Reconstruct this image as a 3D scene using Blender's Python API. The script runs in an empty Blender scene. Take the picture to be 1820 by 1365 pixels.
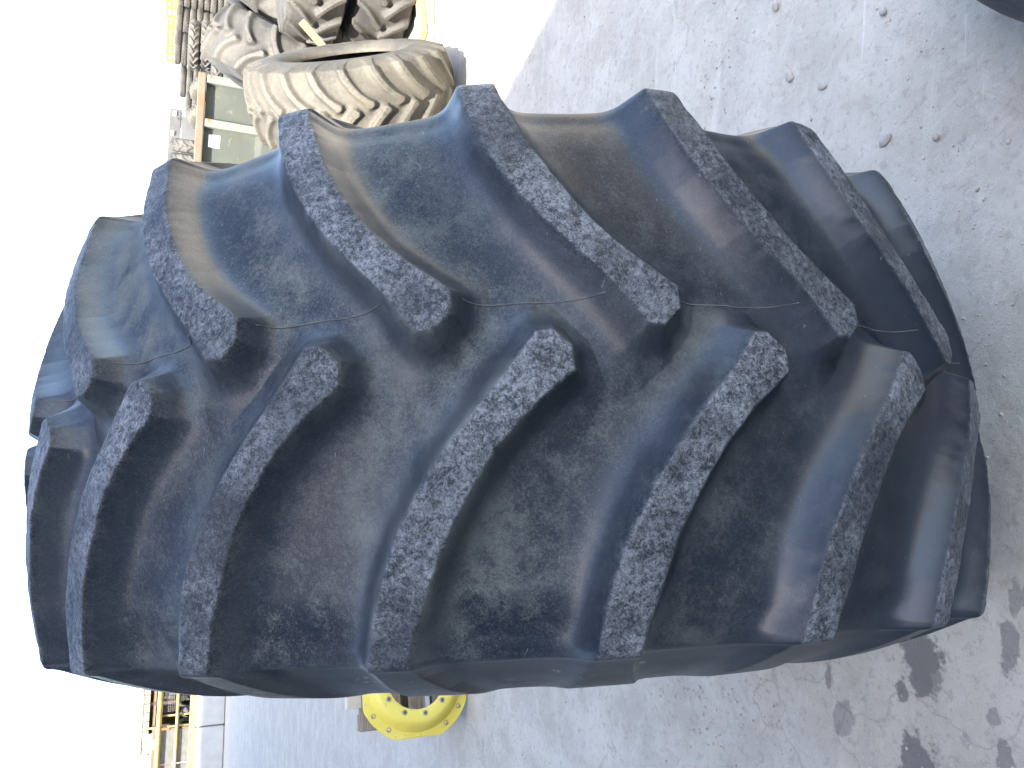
import bpy, bmesh, math, random
import numpy as np
from mathutils import Vector, Matrix

# ------------------------------------------------------------------ camera, sky, sun, exposure
scene = bpy.context.scene
COL = scene.collection
CAM_H = 1.5452
cam_data = bpy.data.cameras.new('camera')
cam_data.sensor_width = 36.0
cam_data.lens = 36.0 * 1367.0 / 1820.0
cam_data.clip_start = 0.05
cam_data.clip_end = 2000.0
cam = bpy.data.objects.new('camera', cam_data)
COL.objects.link(cam)
# the phone was held on its side: the picture's left is up in the yard
ix = Vector((0.05655818, -0.38368018, -0.92173244))   # picture right = down
iy = Vector((0.99839931, 0.02173504, 0.05221509))     # picture up = right
iz = Vector((0.0, -0.92321022, 0.38429532))           # backwards
cam.matrix_world = Matrix(((ix.x, iy.x, iz.x, 0.0), (ix.y, iy.y, iz.y, 0.0),
                           (ix.z, iy.z, iz.z, CAM_H), (0, 0, 0, 1)))
scene.camera = cam

SUN_EL = math.radians(50.0)
SUN_S = Vector((0.40, 0.9165))                          # horizontal travel of the sunlight
world = bpy.data.worlds.new('World')
scene.world = world
world.use_nodes = True
wn = world.node_tree
wn.nodes.clear()
w_out = wn.nodes.new('ShaderNodeOutputWorld')
w_bg = wn.nodes.new('ShaderNodeBackground')
w_sky = wn.nodes.new('ShaderNodeTexSky')
w_sky.sky_type = 'NISHITA'
w_sky.sun_disc = False
w_sky.sun_elevation = SUN_EL
w_sky.sun_rotation = math.atan2(-SUN_S.x, -SUN_S.y)
w_sky.altitude = 200.0
w_sky.air_density = 1.0
w_sky.dust_density = 3.0
w_sky.ozone_density = 1.0
w_bg.inputs['Strength'].default_value = 0.12
wn.links.new(w_sky.outputs[0], w_bg.inputs['Color'])
wn.links.new(w_bg.outputs[0], w_out.inputs['Surface'])

sun_data = bpy.data.lights.new('sun', 'SUN')
sun_data.energy = 4.2
sun_data.angle = math.radians(0.7)
sun_data.color = (1.0, 0.93, 0.82)
sun = bpy.data.objects.new('sun', sun_data)
COL.objects.link(sun)
sun_dir = Vector((SUN_S.x * math.cos(SUN_EL), SUN_S.y * math.cos(SUN_EL), -math.sin(SUN_EL)))
sun.rotation_euler = sun_dir.to_track_quat('-Z', 'Y').to_euler()

scene.view_settings.view_transform = 'Standard'
scene.view_settings.look = 'None'
scene.view_settings.gamma = 1.0
scene.view_settings.use_curve_mapping = False
scene.view_settings.exposure = 2.92
scene.render.engine = 'CYCLES'
scene.cycles.max_bounces = 6
scene.cycles.use_adaptive_sampling = True
scene.cycles.adaptive_threshold = 0.02
scene.cycles.diffuse_bounces = 4
scene.cycles.glossy_bounces = 2

rng = random.Random(7)

# ------------------------------------------------------------------ helpers: objects
def link(o, parent=None):
    COL.objects.link(o)
    if parent is not None:
        o.parent = parent
    return o

def tag(o, label=None, cat=None, group=None, kind=None):
    if label: o['label'] = label
    if cat: o['category'] = cat
    if group: o['group'] = group
    if kind: o['kind'] = kind
    return o

def empty(name, loc, rot=(0, 0, 0)):
    o = bpy.data.objects.new(name, None)
    o.empty_display_size = 0.2
    o.location = loc
    o.rotation_euler = rot
    return link(o)

def obj(name, me, m, parent=None, loc=None, rot=None):
    o = bpy.data.objects.new(name, me)
    if m is not None and len(me.materials) == 0:
        me.materials.append(m)
    if loc is not None: o.location = loc
    if rot is not None: o.rotation_euler = rot
    return link(o, parent)

def bm_mesh(name, bm, smooth=False):
    me = bpy.data.meshes.new(name)
    bm.normal_update()
    bm.to_mesh(me)
    bm.free()
    if smooth:
        me.polygons.foreach_set('use_smooth', [True] * len(me.polygons))
    return me

def add_box(bm, c, s, rot=None):
    r = bmesh.ops.create_cube(bm, size=1.0)
    mat = Matrix.Translation(Vector(c))
    if rot is not None: mat = mat @ rot
    mat = mat @ Matrix.Diagonal((s[0], s[1], s[2], 1.0))
    bmesh.ops.transform(bm, matrix=mat, verts=r['verts'])
    return r['verts']

def box(name, c, s, m, parent=None, bevel=0.0, rot=None, seg=2):
    bm = bmesh.new()
    add_box(bm, (0, 0, 0), s)
    if bevel > 0:
        bmesh.ops.bevel(bm, geom=bm.edges[:], offset=bevel, segments=seg, affect='EDGES', profile=0.5)
    me = bm_mesh(name, bm)
    return obj(name, me, m, parent, c, rot)

def tube_mesh(name, pts, rad, sides=8, closed_caps=True):
    pts = [Vector(q) for q in pts]
    verts, faces = [], []
    n = len(pts)
    for i, q in enumerate(pts):
        t = (pts[min(i + 1, n - 1)] - pts[max(i - 1, 0)]).normalized()
        a = t.orthogonal().normalized() if i == 0 else (prev - t * prev.dot(t)).normalized()
        prev = a
        b = t.cross(a)
        r = rad[i] if isinstance(rad, (list, tuple)) else rad
        for k in range(sides):
            an = 2 * math.pi * k / sides
            verts.append(q + (a * math.cos(an) + b * math.sin(an)) * r)
    for i in range(n - 1):
        for k in range(sides):
            k2 = (k + 1) % sides
            faces.append((i * sides + k, i * sides + k2, (i + 1) * sides + k2, (i + 1) * sides + k))
    if closed_caps:
        faces.append(tuple(range(sides))[::-1])
        faces.append(tuple((n - 1) * sides + k for k in range(sides)))
    me = bpy.data.meshes.new(name)
    me.from_pydata([tuple(v) for v in verts], [], faces)
    me.polygons.foreach_set('use_smooth', [len(p.vertices) == 4 for p in me.polygons])
    return me

def lathe_mesh(name, prof, n=48, axis='Z', smooth=True):
    verts, faces = [], []
    m = len(prof)
    for i in range(n):
        a = 2 * math.pi * i / n
        for r, z in prof:
            verts.append((r * math.cos(a), r * math.sin(a), z))
    for i in range(n):
        j = (i + 1) % n
        for k in range(m - 1):
            faces.append((i * m + k, j * m + k, j * m + k + 1, i * m + k + 1))
    me = bpy.data.meshes.new(name)
    me.from_pydata(verts, [], faces)
    if smooth: me.polygons.foreach_set('use_smooth', [True] * len(me.polygons))
    return me

# ------------------------------------------------------------------ helpers: materials
class NT:
    def __init__(s, name):
        s.m = bpy.data.materials.new(name)
        s.m.use_nodes = True
        s.t = s.m.node_tree
        s.t.nodes.clear()
        s.out = s.t.nodes.new('ShaderNodeOutputMaterial')
        s.b = s.t.nodes.new('ShaderNodeBsdfPrincipled')
        s.t.links.new(s.b.outputs[0], s.out.inputs['Surface'])
        s.tc = s.t.nodes.new('ShaderNodeTexCoord')
    def n(s, typ, **kw):
        nd = s.t.nodes.new(typ)
        for k, v in kw.items(): setattr(nd, k, v)
        return nd
    def set(s, sock, v):
        if isinstance(v, bpy.types.NodeSocket): s.t.links.new(v, sock)
        elif v is not None:
            if hasattr(sock, 'default_value') and sock.type == 'RGBA' and len(v) == 3: v = (*v, 1.0)
            sock.default_value = v
    def noise(s, scale, detail=4.0, rough=0.55, vec=None, dist=0.0, lac=2.0):
        nd = s.n('ShaderNodeTexNoise')
        s.set(nd.inputs['Vector'], vec if vec is not None else s.tc.outputs['Object'])
        nd.inputs['Scale'].default_value = scale
        nd.inputs['Detail'].default_value = detail
        nd.inputs['Roughness'].default_value = rough
        nd.inputs['Lacunarity'].default_value = lac
        nd.inputs['Distortion'].default_value = dist
        return nd.outputs['Fac']
    def vor(s, scale, feat='F1', vec=None, rand=1.0):
        nd = s.n('ShaderNodeTexVoronoi', feature=feat)
        s.set(nd.inputs['Vector'], vec if vec is not None else s.tc.outputs['Object'])
        nd.inputs['Scale'].default_value = scale
        nd.inputs['Randomness'].default_value = rand
        return nd.outputs['Distance']
    def map(s, vec=None, scale=(1, 1, 1), rot=(0, 0, 0), loc=(0, 0, 0)):
        nd = s.n('ShaderNodeMapping')
        s.set(nd.inputs['Vector'], vec if vec is not None else s.tc.outputs['Object'])
        nd.inputs['Scale'].default_value = scale
        nd.inputs['Rotation'].default_value = rot
        nd.inputs['Location'].default_value = loc
        return nd.outputs[0]
    def step(s, x, lo, hi, a=0.0, b=1.0):
        nd = s.n('ShaderNodeMapRange', interpolation_type='SMOOTHSTEP')
        s.set(nd.inputs['Value'], x)
        nd.inputs['From Min'].default_value = lo
        nd.inputs['From Max'].default_value = hi
        nd.inputs['To Min'].default_value = a
        nd.inputs['To Max'].default_value = b
        return nd.outputs['Result']
    def math(s, op, a, b=None, c=None, clamp=False):
        nd = s.n('ShaderNodeMath', operation=op, use_clamp=clamp)
        s.set(nd.inputs[0], a)
        if b is not None: s.set(nd.inputs[1], b)
        if c is not None: s.set(nd.inputs[2], c)
        return nd.outputs[0]
    def mix(s, f, a, b, blend='MIX'):
        nd = s.n('ShaderNodeMix', data_type='RGBA', blend_type=blend)
        s.set(nd.inputs['Factor'], f)
        s.set(nd.inputs['A'] if False else nd.inputs[6], a)
        s.set(nd.inputs[7], b)
        return nd.outputs[2]
    def attr(s, name):
        return s.n('ShaderNodeAttribute', attribute_name=name).outputs['Fac']
    def bump(s, h, strength, dist, prev=None):
        nd = s.n('ShaderNodeBump')
        nd.inputs['Strength'].default_value = strength
        nd.inputs['Distance'].default_value = dist
        s.set(nd.inputs['Height'], h)
        if prev is not None: s.set(nd.inputs['Normal'], prev)
        return nd.outputs[0]
    def fin(s, col=None, rough=None, normal=None, metallic=None, spec=None):
        if col is not None: s.set(s.b.inputs['Base Color'], col)
        if rough is not None: s.set(s.b.inputs['Roughness'], rough)
        if normal is not None: s.set(s.b.inputs['Normal'], normal)
        if metallic is not None: s.set(s.b.inputs['Metallic'], metallic)
        if spec is not None: s.set(s.b.inputs['Specular IOR Level'], spec)
        return s.m

def simple(name, a, b, scale=6.0, rough=0.7, bump=0.3, bscale=60.0, bdist=0.002, rust=None, metallic=0.0, amt=1.0):
    t = NT(name)
    f = t.step(t.noise(scale, 6, 0.6), 0.3, 0.72, 0.0, amt)
    c = t.mix(f, a, b)
    if rust is not None:
        rf = t.step(t.noise(scale * 0.8, 8, 0.7, t.map(loc=(3.1, 1.7, 5.3))), rust[1], rust[1] + 0.1)
        c = t.mix(rf, c, rust[0])
    n = t.bump(t.noise(bscale, 5, 0.6), bump, bdist)
    return t.fin(c, rough, n, metallic)

def rubber_main():
    t = NT('worn_tractor_rubber')
    top, wall = t.attr('top'), t.attr('wall')
    big = t.noise(5.0, 3, 0.6)
    med = t.noise(24.0, 4, 0.68, dist=0.3)
    mot = t.noise(135.0, 4, 0.75, dist=0.7)
    fine = t.noise(520.0, 2, 0.7)
    fib = t.noise(230.0, 3, 0.75, dist=1.4)
    # groove floor: black rubber under blotchy tan-grey dust
    blend = t.math('ADD', t.math('MULTIPLY', big, 0.40), t.math('ADD', t.math('MULTIPLY', med, 0.32), t.math('MULTIPLY', fib, 0.28)))
    dust = t.step(blend, 0.42, 0.62)
    film = t.step(t.noise(3.2, 4, 0.55, t.map(loc=(1.3, 4.0, 2.2))), 0.32, 0.62)
    dust = t.math('MULTIPLY', dust, t.math('MULTIPLY_ADD', film, 0.70, 0.30))
    dust = t.math('MULTIPLY', dust, t.math('MULTIPLY_ADD', wall, -0.75, 1.0, clamp=True))
    # upper-half dust, faded below to paint in the shaded lower tread; sidewalls stay scuffed
    sp = t.n('ShaderNodeSeparateXYZ'); t.set(sp.inputs[0], t.tc.outputs['Object'])
    settle_shade = t.step(t.math('ADD', sp.outputs[2], t.math('MULTIPLY_ADD', med, 0.5, -0.25)), 0.60, 1.40, 0.05, 1.0)
    dust = t.math('MULTIPLY', dust, settle_shade)
    rub = t.mix(film, (0.0065, 0.0095, 0.016), (0.013, 0.018, 0.027))
    rub = t.mix(t.math('MULTIPLY', wall, 0.5), rub, (0.020, 0.026, 0.037))  # flanks bluer and paler: sky sheen painted into the colour
    rub = t.mix(t.math('MULTIPLY', t.step(fib, 0.44, 0.68, 0.0, 0.45), settle_shade), rub, (0.058, 0.064, 0.074))
    groove = t.mix(dust, rub, (0.118, 0.126, 0.116))
    side = t.step(t.math('ABSOLUTE', sp.outputs[0]), 0.345, 0.365)
    fleck = t.step(t.noise(70.0, 4, 0.7, t.map(scale=(1, .35, .35))), 0.64, 0.70, 0.0, 0.7)
    groove = t.mix(t.math('MULTIPLY', side, 0.6), groove, (0.035, 0.036, 0.037))
    groove = t.mix(t.math('MULTIPLY', side, fleck), groove, (0.30, 0.30, 0.29))
    # lug tops: scuffed grey-white on black
    sc = t.math('ADD', t.math('MULTIPLY', mot, 0.45), t.math('ADD', t.math('MULTIPLY', fib, 0.40), t.math('MULTIPLY', med, 0.25)))
    scuff = t.step(sc, 0.44, 0.72)
    amount = t.step(t.noise(5.0, 4, 0.65, t.map(loc=(7.0, 2.0, 1.0))), 0.32, 0.64, 0.22, 1.25)
    scuff = t.math('MULTIPLY', scuff, amount)
    topc = t.mix(scuff, (0.015, 0.018, 0.023), (0.190, 0.201, 0.218))
    topc = t.mix(t.step(fine, 0.60, 0.72, 0.0, 0.30), topc, (0.36, 0.37, 0.38))
    col = t.mix(top, groove, topc)
    # scratches
    sw = t.map(scale=(9.0, 2.2, 40.0), rot=(0.4, 0.9, 0.3))
    scr = t.step(t.noise(7.0, 2, 0.5, sw, dist=0.4), 0.735, 0.76)
    col = t.mix(t.math('MULTIPLY', scr, 0.35), col, (0.22, 0.22, 0.22))
    rough = t.math('MULTIPLY_ADD', dust, 0.30, 0.36)
    rough = t.math('MULTIPLY_ADD', top, 0.10, rough)
    rough = t.math('MULTIPLY_ADD', wall, -0.04, rough)
    chip = t.vor(85.0, 'F1', t.map(scale=(1, 1, 1)))
    hb = t.math('ADD', t.math('MULTIPLY', mot, 0.8), t.math('MULTIPLY', chip, 0.5))
    n1 = t.bump(t.math('MULTIPLY', hb, t.math('MULTIPLY_ADD', top, 0.95, 0.05)), 0.55, 0.004)
    n2 = t.bump(fib, 0.22, 0.0012, n1)
    n3 = t.bump(fine, 0.25, 0.0006, n2)
    return t.fin(col, rough, n3, spec=t.math('MULTIPLY_ADD', wall, 0.35, 0.20))

def rubber_dusty(name, dark, light, lo=0.36, hi=0.62):
    t = NT(name)
    top = t.attr('top')
    info = t.n('ShaderNodeObjectInfo').outputs['Random']
    big = t.noise(4.0, 6, 0.65)
    fib = t.noise(60.0, 6, 0.7, dist=0.8)
    f = t.step(t.math('ADD', t.math('MULTIPLY', big, 0.6), t.math('MULTIPLY', fib, 0.4)), lo, hi)
    col = t.mix(f, dark, light)
    col = t.mix(t.math('MULTIPLY', top, t.step(fib, 0.4, 0.62, 0.1, 0.7)), col, tuple(min(1, c * 1.35) for c in light))
    n = t.bump(t.noise(140.0, 5, 0.65), 0.4, 0.003)
    return t.fin(col, 0.75, n)

def ground_mat():
    t = NT('dusty_concrete_ground')
    P = t.tc.outputs['Object']
    big = t.noise(0.55, 6, 0.6)
    med = t.noise(3.2, 4, 0.62, dist=0.4)
    fin = t.noise(38.0, 4, 0.75)
    blot = t.noise(11.0, 5, 0.72, dist=0.6)
    grit = t.noise(300.0, 2, 0.8)
    lump = t.vor(70.0, 'SMOOTH_F1')
    c = t.mix(t.step(med, 0.34, 0.66), (0.360, 0.328, 0.266), (0.450, 0.414, 0.346))
    c = t.mix(t.step(big, 0.38, 0.66, 0.0, 0.5), c, (0.350, 0.322, 0.280))
    c = t.mix(t.step(blot, 0.50, 0.66, 0.0, 0.40), c, (0.50, 0.462, 0.400))
    c = t.mix(t.step(blot, 0.44, 0.32, 0.0, 0.0) if False else t.math('MULTIPLY', t.math('SUBTRACT', 1.0, t.step(blot, 0.33, 0.45)), 0.25), c, (0.265, 0.232, 0.185))
    c = t.mix(t.math('MULTIPLY', t.math('SUBTRACT', 1.0, t.step(fin, 0.34, 0.48)), 0.42), c, (0.22, 0.195, 0.16))
    c = t.mix(t.step(grit, 0.60, 0.74, 0.0, 0.5), c, (0.60, 0.58, 0.54))
    c = t.mix(t.math('MULTIPLY', t.math('SUBTRACT', 1.0, t.step(grit, 0.28, 0.40)), 0.4), c, (0.16, 0.145, 0.13))
    # scrape marks and tyre rubbing, running across the view
    st = t.map(scale=(0.55, 9.0, 1.0), rot=(0, 0, 0.10))
    s1 = t.noise(1.6, 6, 0.65, st, dist=0.25)
    c = t.mix(t.step(s1, 0.56, 0.72, 0.0, 0.40), c, (0.500, 0.465, 0.405))
    st2 = t.map(scale=(0.5, 14.0, 1.0), rot=(0, 0, -0.06), loc=(4, 2, 0))
    s2 = t.noise(1.3, 4, 0.6, st2)
    c = t.mix(t.step(s2, 0.60, 0.74, 0.0, 0.30), c, (0.27, 0.265, 0.27))
    st3 = t.map(scale=(1.2, 60.0, 1.0), rot=(0, 0, 0.16), loc=(9, 5, 0))
    s3 = t.step(t.noise(1.1, 3, 0.5, st3), 0.70, 0.76, 0.0, 0.5)
    c = t.mix(s3, c, (0.62, 0.60, 0.57))
    # hairline cracks
    ck = t.n('ShaderNodeTexVoronoi', feature='DISTANCE_TO_EDGE')
    wv = t.n('ShaderNodeVectorMath', operation='ADD')
    nz = t.n('ShaderNodeTexNoise'); t.set(nz.inputs['Vector'], P); nz.inputs['Scale'].default_value = 3.0; nz.inputs['Detail'].default_value = 6
    t.set(wv.inputs[0], P); t.set(wv.inputs[1], nz.outputs['Color'])
    t.set(ck.inputs['Vector'], wv.outputs[0]); ck.inputs['Scale'].default_value = 0.55
    crack = t.math('SUBTRACT', 1.0, t.step(ck.outputs['Distance'], 0.0, 0.006))
    c = t.mix(t.math('MULTIPLY', crack, 0.35), c, (0.17, 0.155, 0.14))
    # grey rubber smears beside the tyre
    # oil and water stains with shapes of their own
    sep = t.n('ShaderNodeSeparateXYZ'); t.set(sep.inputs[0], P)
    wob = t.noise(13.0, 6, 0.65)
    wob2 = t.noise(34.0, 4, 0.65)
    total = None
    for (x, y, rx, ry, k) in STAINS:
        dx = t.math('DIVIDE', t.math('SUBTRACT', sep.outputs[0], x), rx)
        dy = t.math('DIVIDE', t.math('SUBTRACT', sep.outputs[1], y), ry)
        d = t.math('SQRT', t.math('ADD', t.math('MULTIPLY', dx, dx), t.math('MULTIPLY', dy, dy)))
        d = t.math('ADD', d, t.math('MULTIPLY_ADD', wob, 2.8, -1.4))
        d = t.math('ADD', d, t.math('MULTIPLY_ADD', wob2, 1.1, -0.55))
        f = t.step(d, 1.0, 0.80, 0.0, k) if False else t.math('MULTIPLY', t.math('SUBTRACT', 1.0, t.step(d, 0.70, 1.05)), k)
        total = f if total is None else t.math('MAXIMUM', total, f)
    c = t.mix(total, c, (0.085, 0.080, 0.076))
    rough = t.math('MULTIPLY_ADD', total, -0.2, 0.88)
    n = t.bump(med, 0.5, 0.015)
    n = t.bump(blot, 0.3, 0.008, n)
    n = t.bump(lump, 0.35, 0.004, n)
    n = t.bump(fin, 0.45, 0.005, n)
    n = t.bump(grit, 0.7, 0.003, n)
    return t.fin(c, rough, n)

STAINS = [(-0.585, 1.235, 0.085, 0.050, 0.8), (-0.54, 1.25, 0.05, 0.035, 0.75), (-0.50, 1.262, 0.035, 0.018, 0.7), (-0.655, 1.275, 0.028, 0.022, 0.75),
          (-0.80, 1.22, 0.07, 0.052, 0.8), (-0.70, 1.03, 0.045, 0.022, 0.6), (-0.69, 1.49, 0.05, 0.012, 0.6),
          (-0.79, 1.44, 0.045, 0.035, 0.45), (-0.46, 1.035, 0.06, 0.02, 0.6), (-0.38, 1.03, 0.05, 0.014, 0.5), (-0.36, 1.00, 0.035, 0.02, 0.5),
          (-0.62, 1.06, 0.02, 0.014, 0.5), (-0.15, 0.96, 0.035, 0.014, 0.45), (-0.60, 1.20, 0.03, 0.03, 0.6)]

# ------------------------------------------------------------------ numpy noise
def vnoise(P, freq, seed=0):
    q = P * freq + seed * 17.13
    i = np.floor(q).astype(np.int64)
    fr = q - i
    fr = fr * fr * (3 - 2 * fr)
    out = np.zeros(len(P))
    for dx in (0, 1):
        for dy in (0, 1):
            for dz in (0, 1):
                h = (i[:, 0] + dx) * 73856093 ^ (i[:, 1] + dy) * 19349663 ^ (i[:, 2] + dz) * 83492791 ^ (seed * 2654435)
                h = (h ^ (h >> 13)) * 1274126177 & 0x7fffffff
                h = (h ^ (h >> 16)) & 0xffff
                wgt = (fr[:, 0] if dx else 1 - fr[:, 0]) * (fr[:, 1] if dy else 1 - fr[:, 1]) * (fr[:, 2] if dz else 1 - fr[:, 2])
                out += wgt * (h / 32767.5 - 1.0)
    return out

# ------------------------------------------------------------------ agricultural tyre
# lug outline measured in (angle, arc across the tread), both in tyre radii
LUG = [(-.050, .62), (-.043, .50), (-.037, .42), (-.033, .377), (-.0185, .322), (-.003, .278), (.019, .232), (.045, .188),
       (.074, .148), (.106, .110), (.142, .070), (.168, .038), (.194, .002), (.217, .0008), (.2405, .0235), (.242, .054),
       (.225, .068), (.200, .087), (.172, .112), (.142, .143), (.115, .181), (.091, .219), (.066, .265), (.046, .315),
       (.030, .352), (.021, .378), (.025, .425), (.043, .475), (.085, .54), (.12, .62)]
CC = 0.394
CEN_S = np.array([0., .03, .06, .09, .13, .18, .23, .28, .33, .38, .45, .62])
CEN_P = np.array([.222, .215, .193, .162, .124, .087, .056, .029, .010, -.006, -.002, .03])
PROF = [  # s, groove (w, r), lug top (w, r)
    (.30, .30, .9095, .30, .9645), (.33, .329, .8985, .33, .957), (.355, .352, .886, .355, .950),
    (.377, .3735, .8765, .378, .9435), (.386, .3815, .8705, .3845, .9385), (.40, .3872, .8555, .3880, .9225),
    (.43, .398, .828, .400, .889), (.47, .414, .789, .417, .838), (.52, .428, .741, .4325, .770),
    (.57, .4360, .691, .4380, .702), (.62, .434, .641, .434, .641), (.67, .417, .592, .417, .592),
    (.72, .386, .549, .386, .549), (.75, .362, .531, .362, .531), (.78, .334, .530, .334, .530)]
INNER = [(.334, .530), (.336, .556), (.362, .590), (.380, .640), (.386, .70), (.380, .77), (.355, .825), (.30, .862), (.15, .885), (0, .892)]

HD = np.array([(-.006, 1), (-.0025, .994), (-.0005, .975), (.0012, .93), (.014, .42), (.020, .265), (.027, .165), (.036, .095), (.048, .045), (.064, .014), (.085, 0)])

# round the foot of the flank into one smooth curve, keep the top edge crisp
_x = np.linspace(-.02, .12, 1401)
_y = np.interp(_x, HD[:, 0], HD[:, 1])
_k = np.exp(-0.5 * (np.arange(-90, 91) / 42.0) ** 2); _k /= _k.sum()
_s = np.convolve(np.pad(_y, 90, mode='edge'), _k, mode='valid')
_b = np.clip((_x - .003) / .010, 0, 1)
HD = np.stack([_x, _y * (1 - _b) + _s * _b], 1)

def prof_eval(s):
    a = np.abs(s)
    tab = np.array(PROF)
    ss = np.concatenate([np.linspace(0, .29, 30), tab[:, 0]])
    cols = []
    for j, base in ((1, None), (2, .945), (3, None), (4, 1.0)):
        head = np.linspace(0, .29, 30)
        head = head if base is None else base - CC * head ** 2
        y = np.concatenate([head, tab[:, j]])
        # smooth cubic hermite
        m = np.gradient(y, ss)
        k = np.clip(np.searchsorted(ss, a) - 1, 0, len(ss) - 2)
        hh = ss[k + 1] - ss[k]
        u = np.clip((a - ss[k]) / hh, 0, 1)
        v = (2*u**3 - 3*u**2 + 1) * y[k] + (u**3 - 2*u**2 + u) * hh * m[k] + (-2*u**3 + 3*u**2) * y[k+1] + (u**3 - u**2) * hh * m[k+1]
        cols.append(v)
    sg = np.sign(s)
    return cols[0] * sg, cols[1], cols[2] * sg, cols[3]

def sd_poly(px, py, poly):
    d = np.full(px.shape, 1e9)
    inside = np.zeros(px.shape, bool)
    n = len(poly)
    for i in range(n):
        ax, ay = poly[i]
        bx, by = poly[(i + 1) % n]
        ex, ey = bx - ax, by - ay
        wx, wy = px - ax, py - ay
        u = np.clip((wx * ex + wy * ey) / (ex * ex + ey * ey), 0, 1)
        d = np.minimum(d, (wx - ex * u) ** 2 + (wy - ey * u) ** 2)
        cond = ((ay <= py) != (by <= py))
        with np.errstate(divide='ignore', invalid='ignore'):
            xi = ax + (py - ay) * ex / (ey if ey != 0 else 1e-12)
        inside ^= cond & (px < xi)
    return np.where(inside, -np.sqrt(d), np.sqrt(d))

def mesh_np(name, V, F, Nrm=None, attrs=None):
    me = bpy.data.meshes.new(name)
    nv, nf = len(V), len(F)
    me.vertices.add(nv)
    me.vertices.foreach_set('co', V.astype(np.float32).ravel())
    me.loops.add(nf * 4)
    me.loops.foreach_set('vertex_index', F.astype(np.int32).ravel())
    me.polygons.add(nf)
    me.polygons.foreach_set('loop_start', np.arange(0, nf * 4, 4, dtype=np.int32))
    me.polygons.foreach_set('use_smooth', np.ones(nf, bool))
    me.update(calc_edges=True)
    for k, v in (attrs or {}).items():
        at = me.attributes.new(k, 'FLOAT', 'POINT')
        at.data.foreach_set('value', v.astype(np.float32))
    if Nrm is not None:
        me.normals_split_custom_set_from_vertices(Nrm.astype(np.float32).tolist())
    return me

def tyre_grid(phi, s, R, N, phi0, wsc, seed, rough, poly, hscale=1.0, edge=0.0022):
    """Surface patch of a lugged tyre; returns positions, normals, masks and the lug each vertex belongs to."""
    PH, SS = np.meshgrid(phi, s, indexing='ij')
    pitch = 2 * math.pi / N
    # position before the lugs, for noise look-up
    cw, cr, tw, tr = prof_eval(s)
    def pos(w, r):
        ps = PH + phi0
        return np.stack([w * wsc * R, -r * R * np.cos(ps), -r * R * np.sin(ps)], -1)
    base = pos(np.broadcast_to(cw, PH.shape), np.broadcast_to(cr, PH.shape))
    bl = base.reshape(-1, 3)
    wob = (vnoise(bl, 28, seed) * 0.6 + vnoise(bl, 75, seed + 1) * 0.5).reshape(PH.shape) * edge * rough
    wobb = (vnoise(bl, 9, seed + 5)).reshape(PH.shape) * edge * 1.3 * rough
    best = np.full(PH.shape, 1e9)
    lab = np.full(PH.shape, -1, int)
    k0, k1 = int(math.floor(phi[0] / pitch)) - 2, int(math.ceil(phi[-1] / pitch)) + 2
    for side in (0, 1):
        cs = SS if side == 0 else -SS
        off = 0.0 if side == 0 else -0.497 * pitch
        for k in range(k0, k1 + 1):
            q = PH - k * pitch - off
            rows = np.where((q[:, 0] > -.16) & (q[:, 0] < .36))[0]
            if len(rows) == 0: continue
            cols = np.where((cs[0] > -.10) & (cs[0] < .66))[0]
            sub = np.ix_(rows, cols)
            d = sd_poly(q[sub], cs[sub], poly)
            mid = np.interp(cs[sub], CEN_S, CEN_P)
            up = np.clip((mid - q[sub]) / .05 + .5, 0, 1)
            d = np.where(d > 0, d * (1.12 - .42 * up), d)
            b = best[sub]
            better = d < b
            b[better] = d[better]
            best[sub] = b
            l = lab[sub]
            l[better] = side * N + (k % N)
            lab[sub] = l
    best = best + (wob + wobb) * np.exp(-(np.clip(best, 0, 1) / .008) ** 2)
    M = np.interp(best, HD[:, 0], HD[:, 1])
    M[lab < 0] = 0
    topm = np.clip((0.0015 - best) / 0.005, 0, 1)
    topm = topm * topm * (3 - 2 * topm)
    fade = np.clip((.60 - np.abs(SS)) / .12, 0, 1)
    topm *= np.clip((.392 - np.abs(SS)) / .010, 0, 1)
    W = cw + (tw - cw) * M * hscale
    Rr = cr + (tr - cr) * M * hscale
    # wear: chips and unevenness in metres
    bump = (vnoise(bl, 110, seed + 2) * 0.0007 + vnoise(bl, 230, seed + 3) * 0.0004).reshape(PH.shape) * topm * rough
    bump += vnoise(bl, 16, seed + 4).reshape(PH.shape) * (0.0003 + 0.0009 * topm) * rough
    bump += vnoise(bl, 6, seed + 6).reshape(PH.shape) * 0.0009 * rough
    Rr = Rr + bump / R
    X = pos(W, Rr)
    gu = np.gradient(X, axis=0)
    gv = np.gradient(X, axis=1)
    Nn = np.cross(gv, gu)
    # orient outwards
    ctr = base * np.array([0.35, 0.75, 0.75])
    flip = np.sum(Nn * (X - ctr), -1).mean() < 0
    if flip: Nn = -Nn
    Nn /= np.linalg.norm(Nn, axis=-1, keepdims=True) + 1e-12
    wall = np.clip(4 * M * (1 - M), 0, 1) * fade
    return X, Nn, topm, wall, M, lab, flip

def grid_faces(nu, nv, flip):
    i = np.arange(nu - 1)[:, None] * nv + np.arange(nv - 1)[None, :]
    f = np.stack([i, i + 1, i + nv + 1, i + nv], -1).reshape(-1, 4)
    return f[:, ::-1] if flip is False else f

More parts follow.
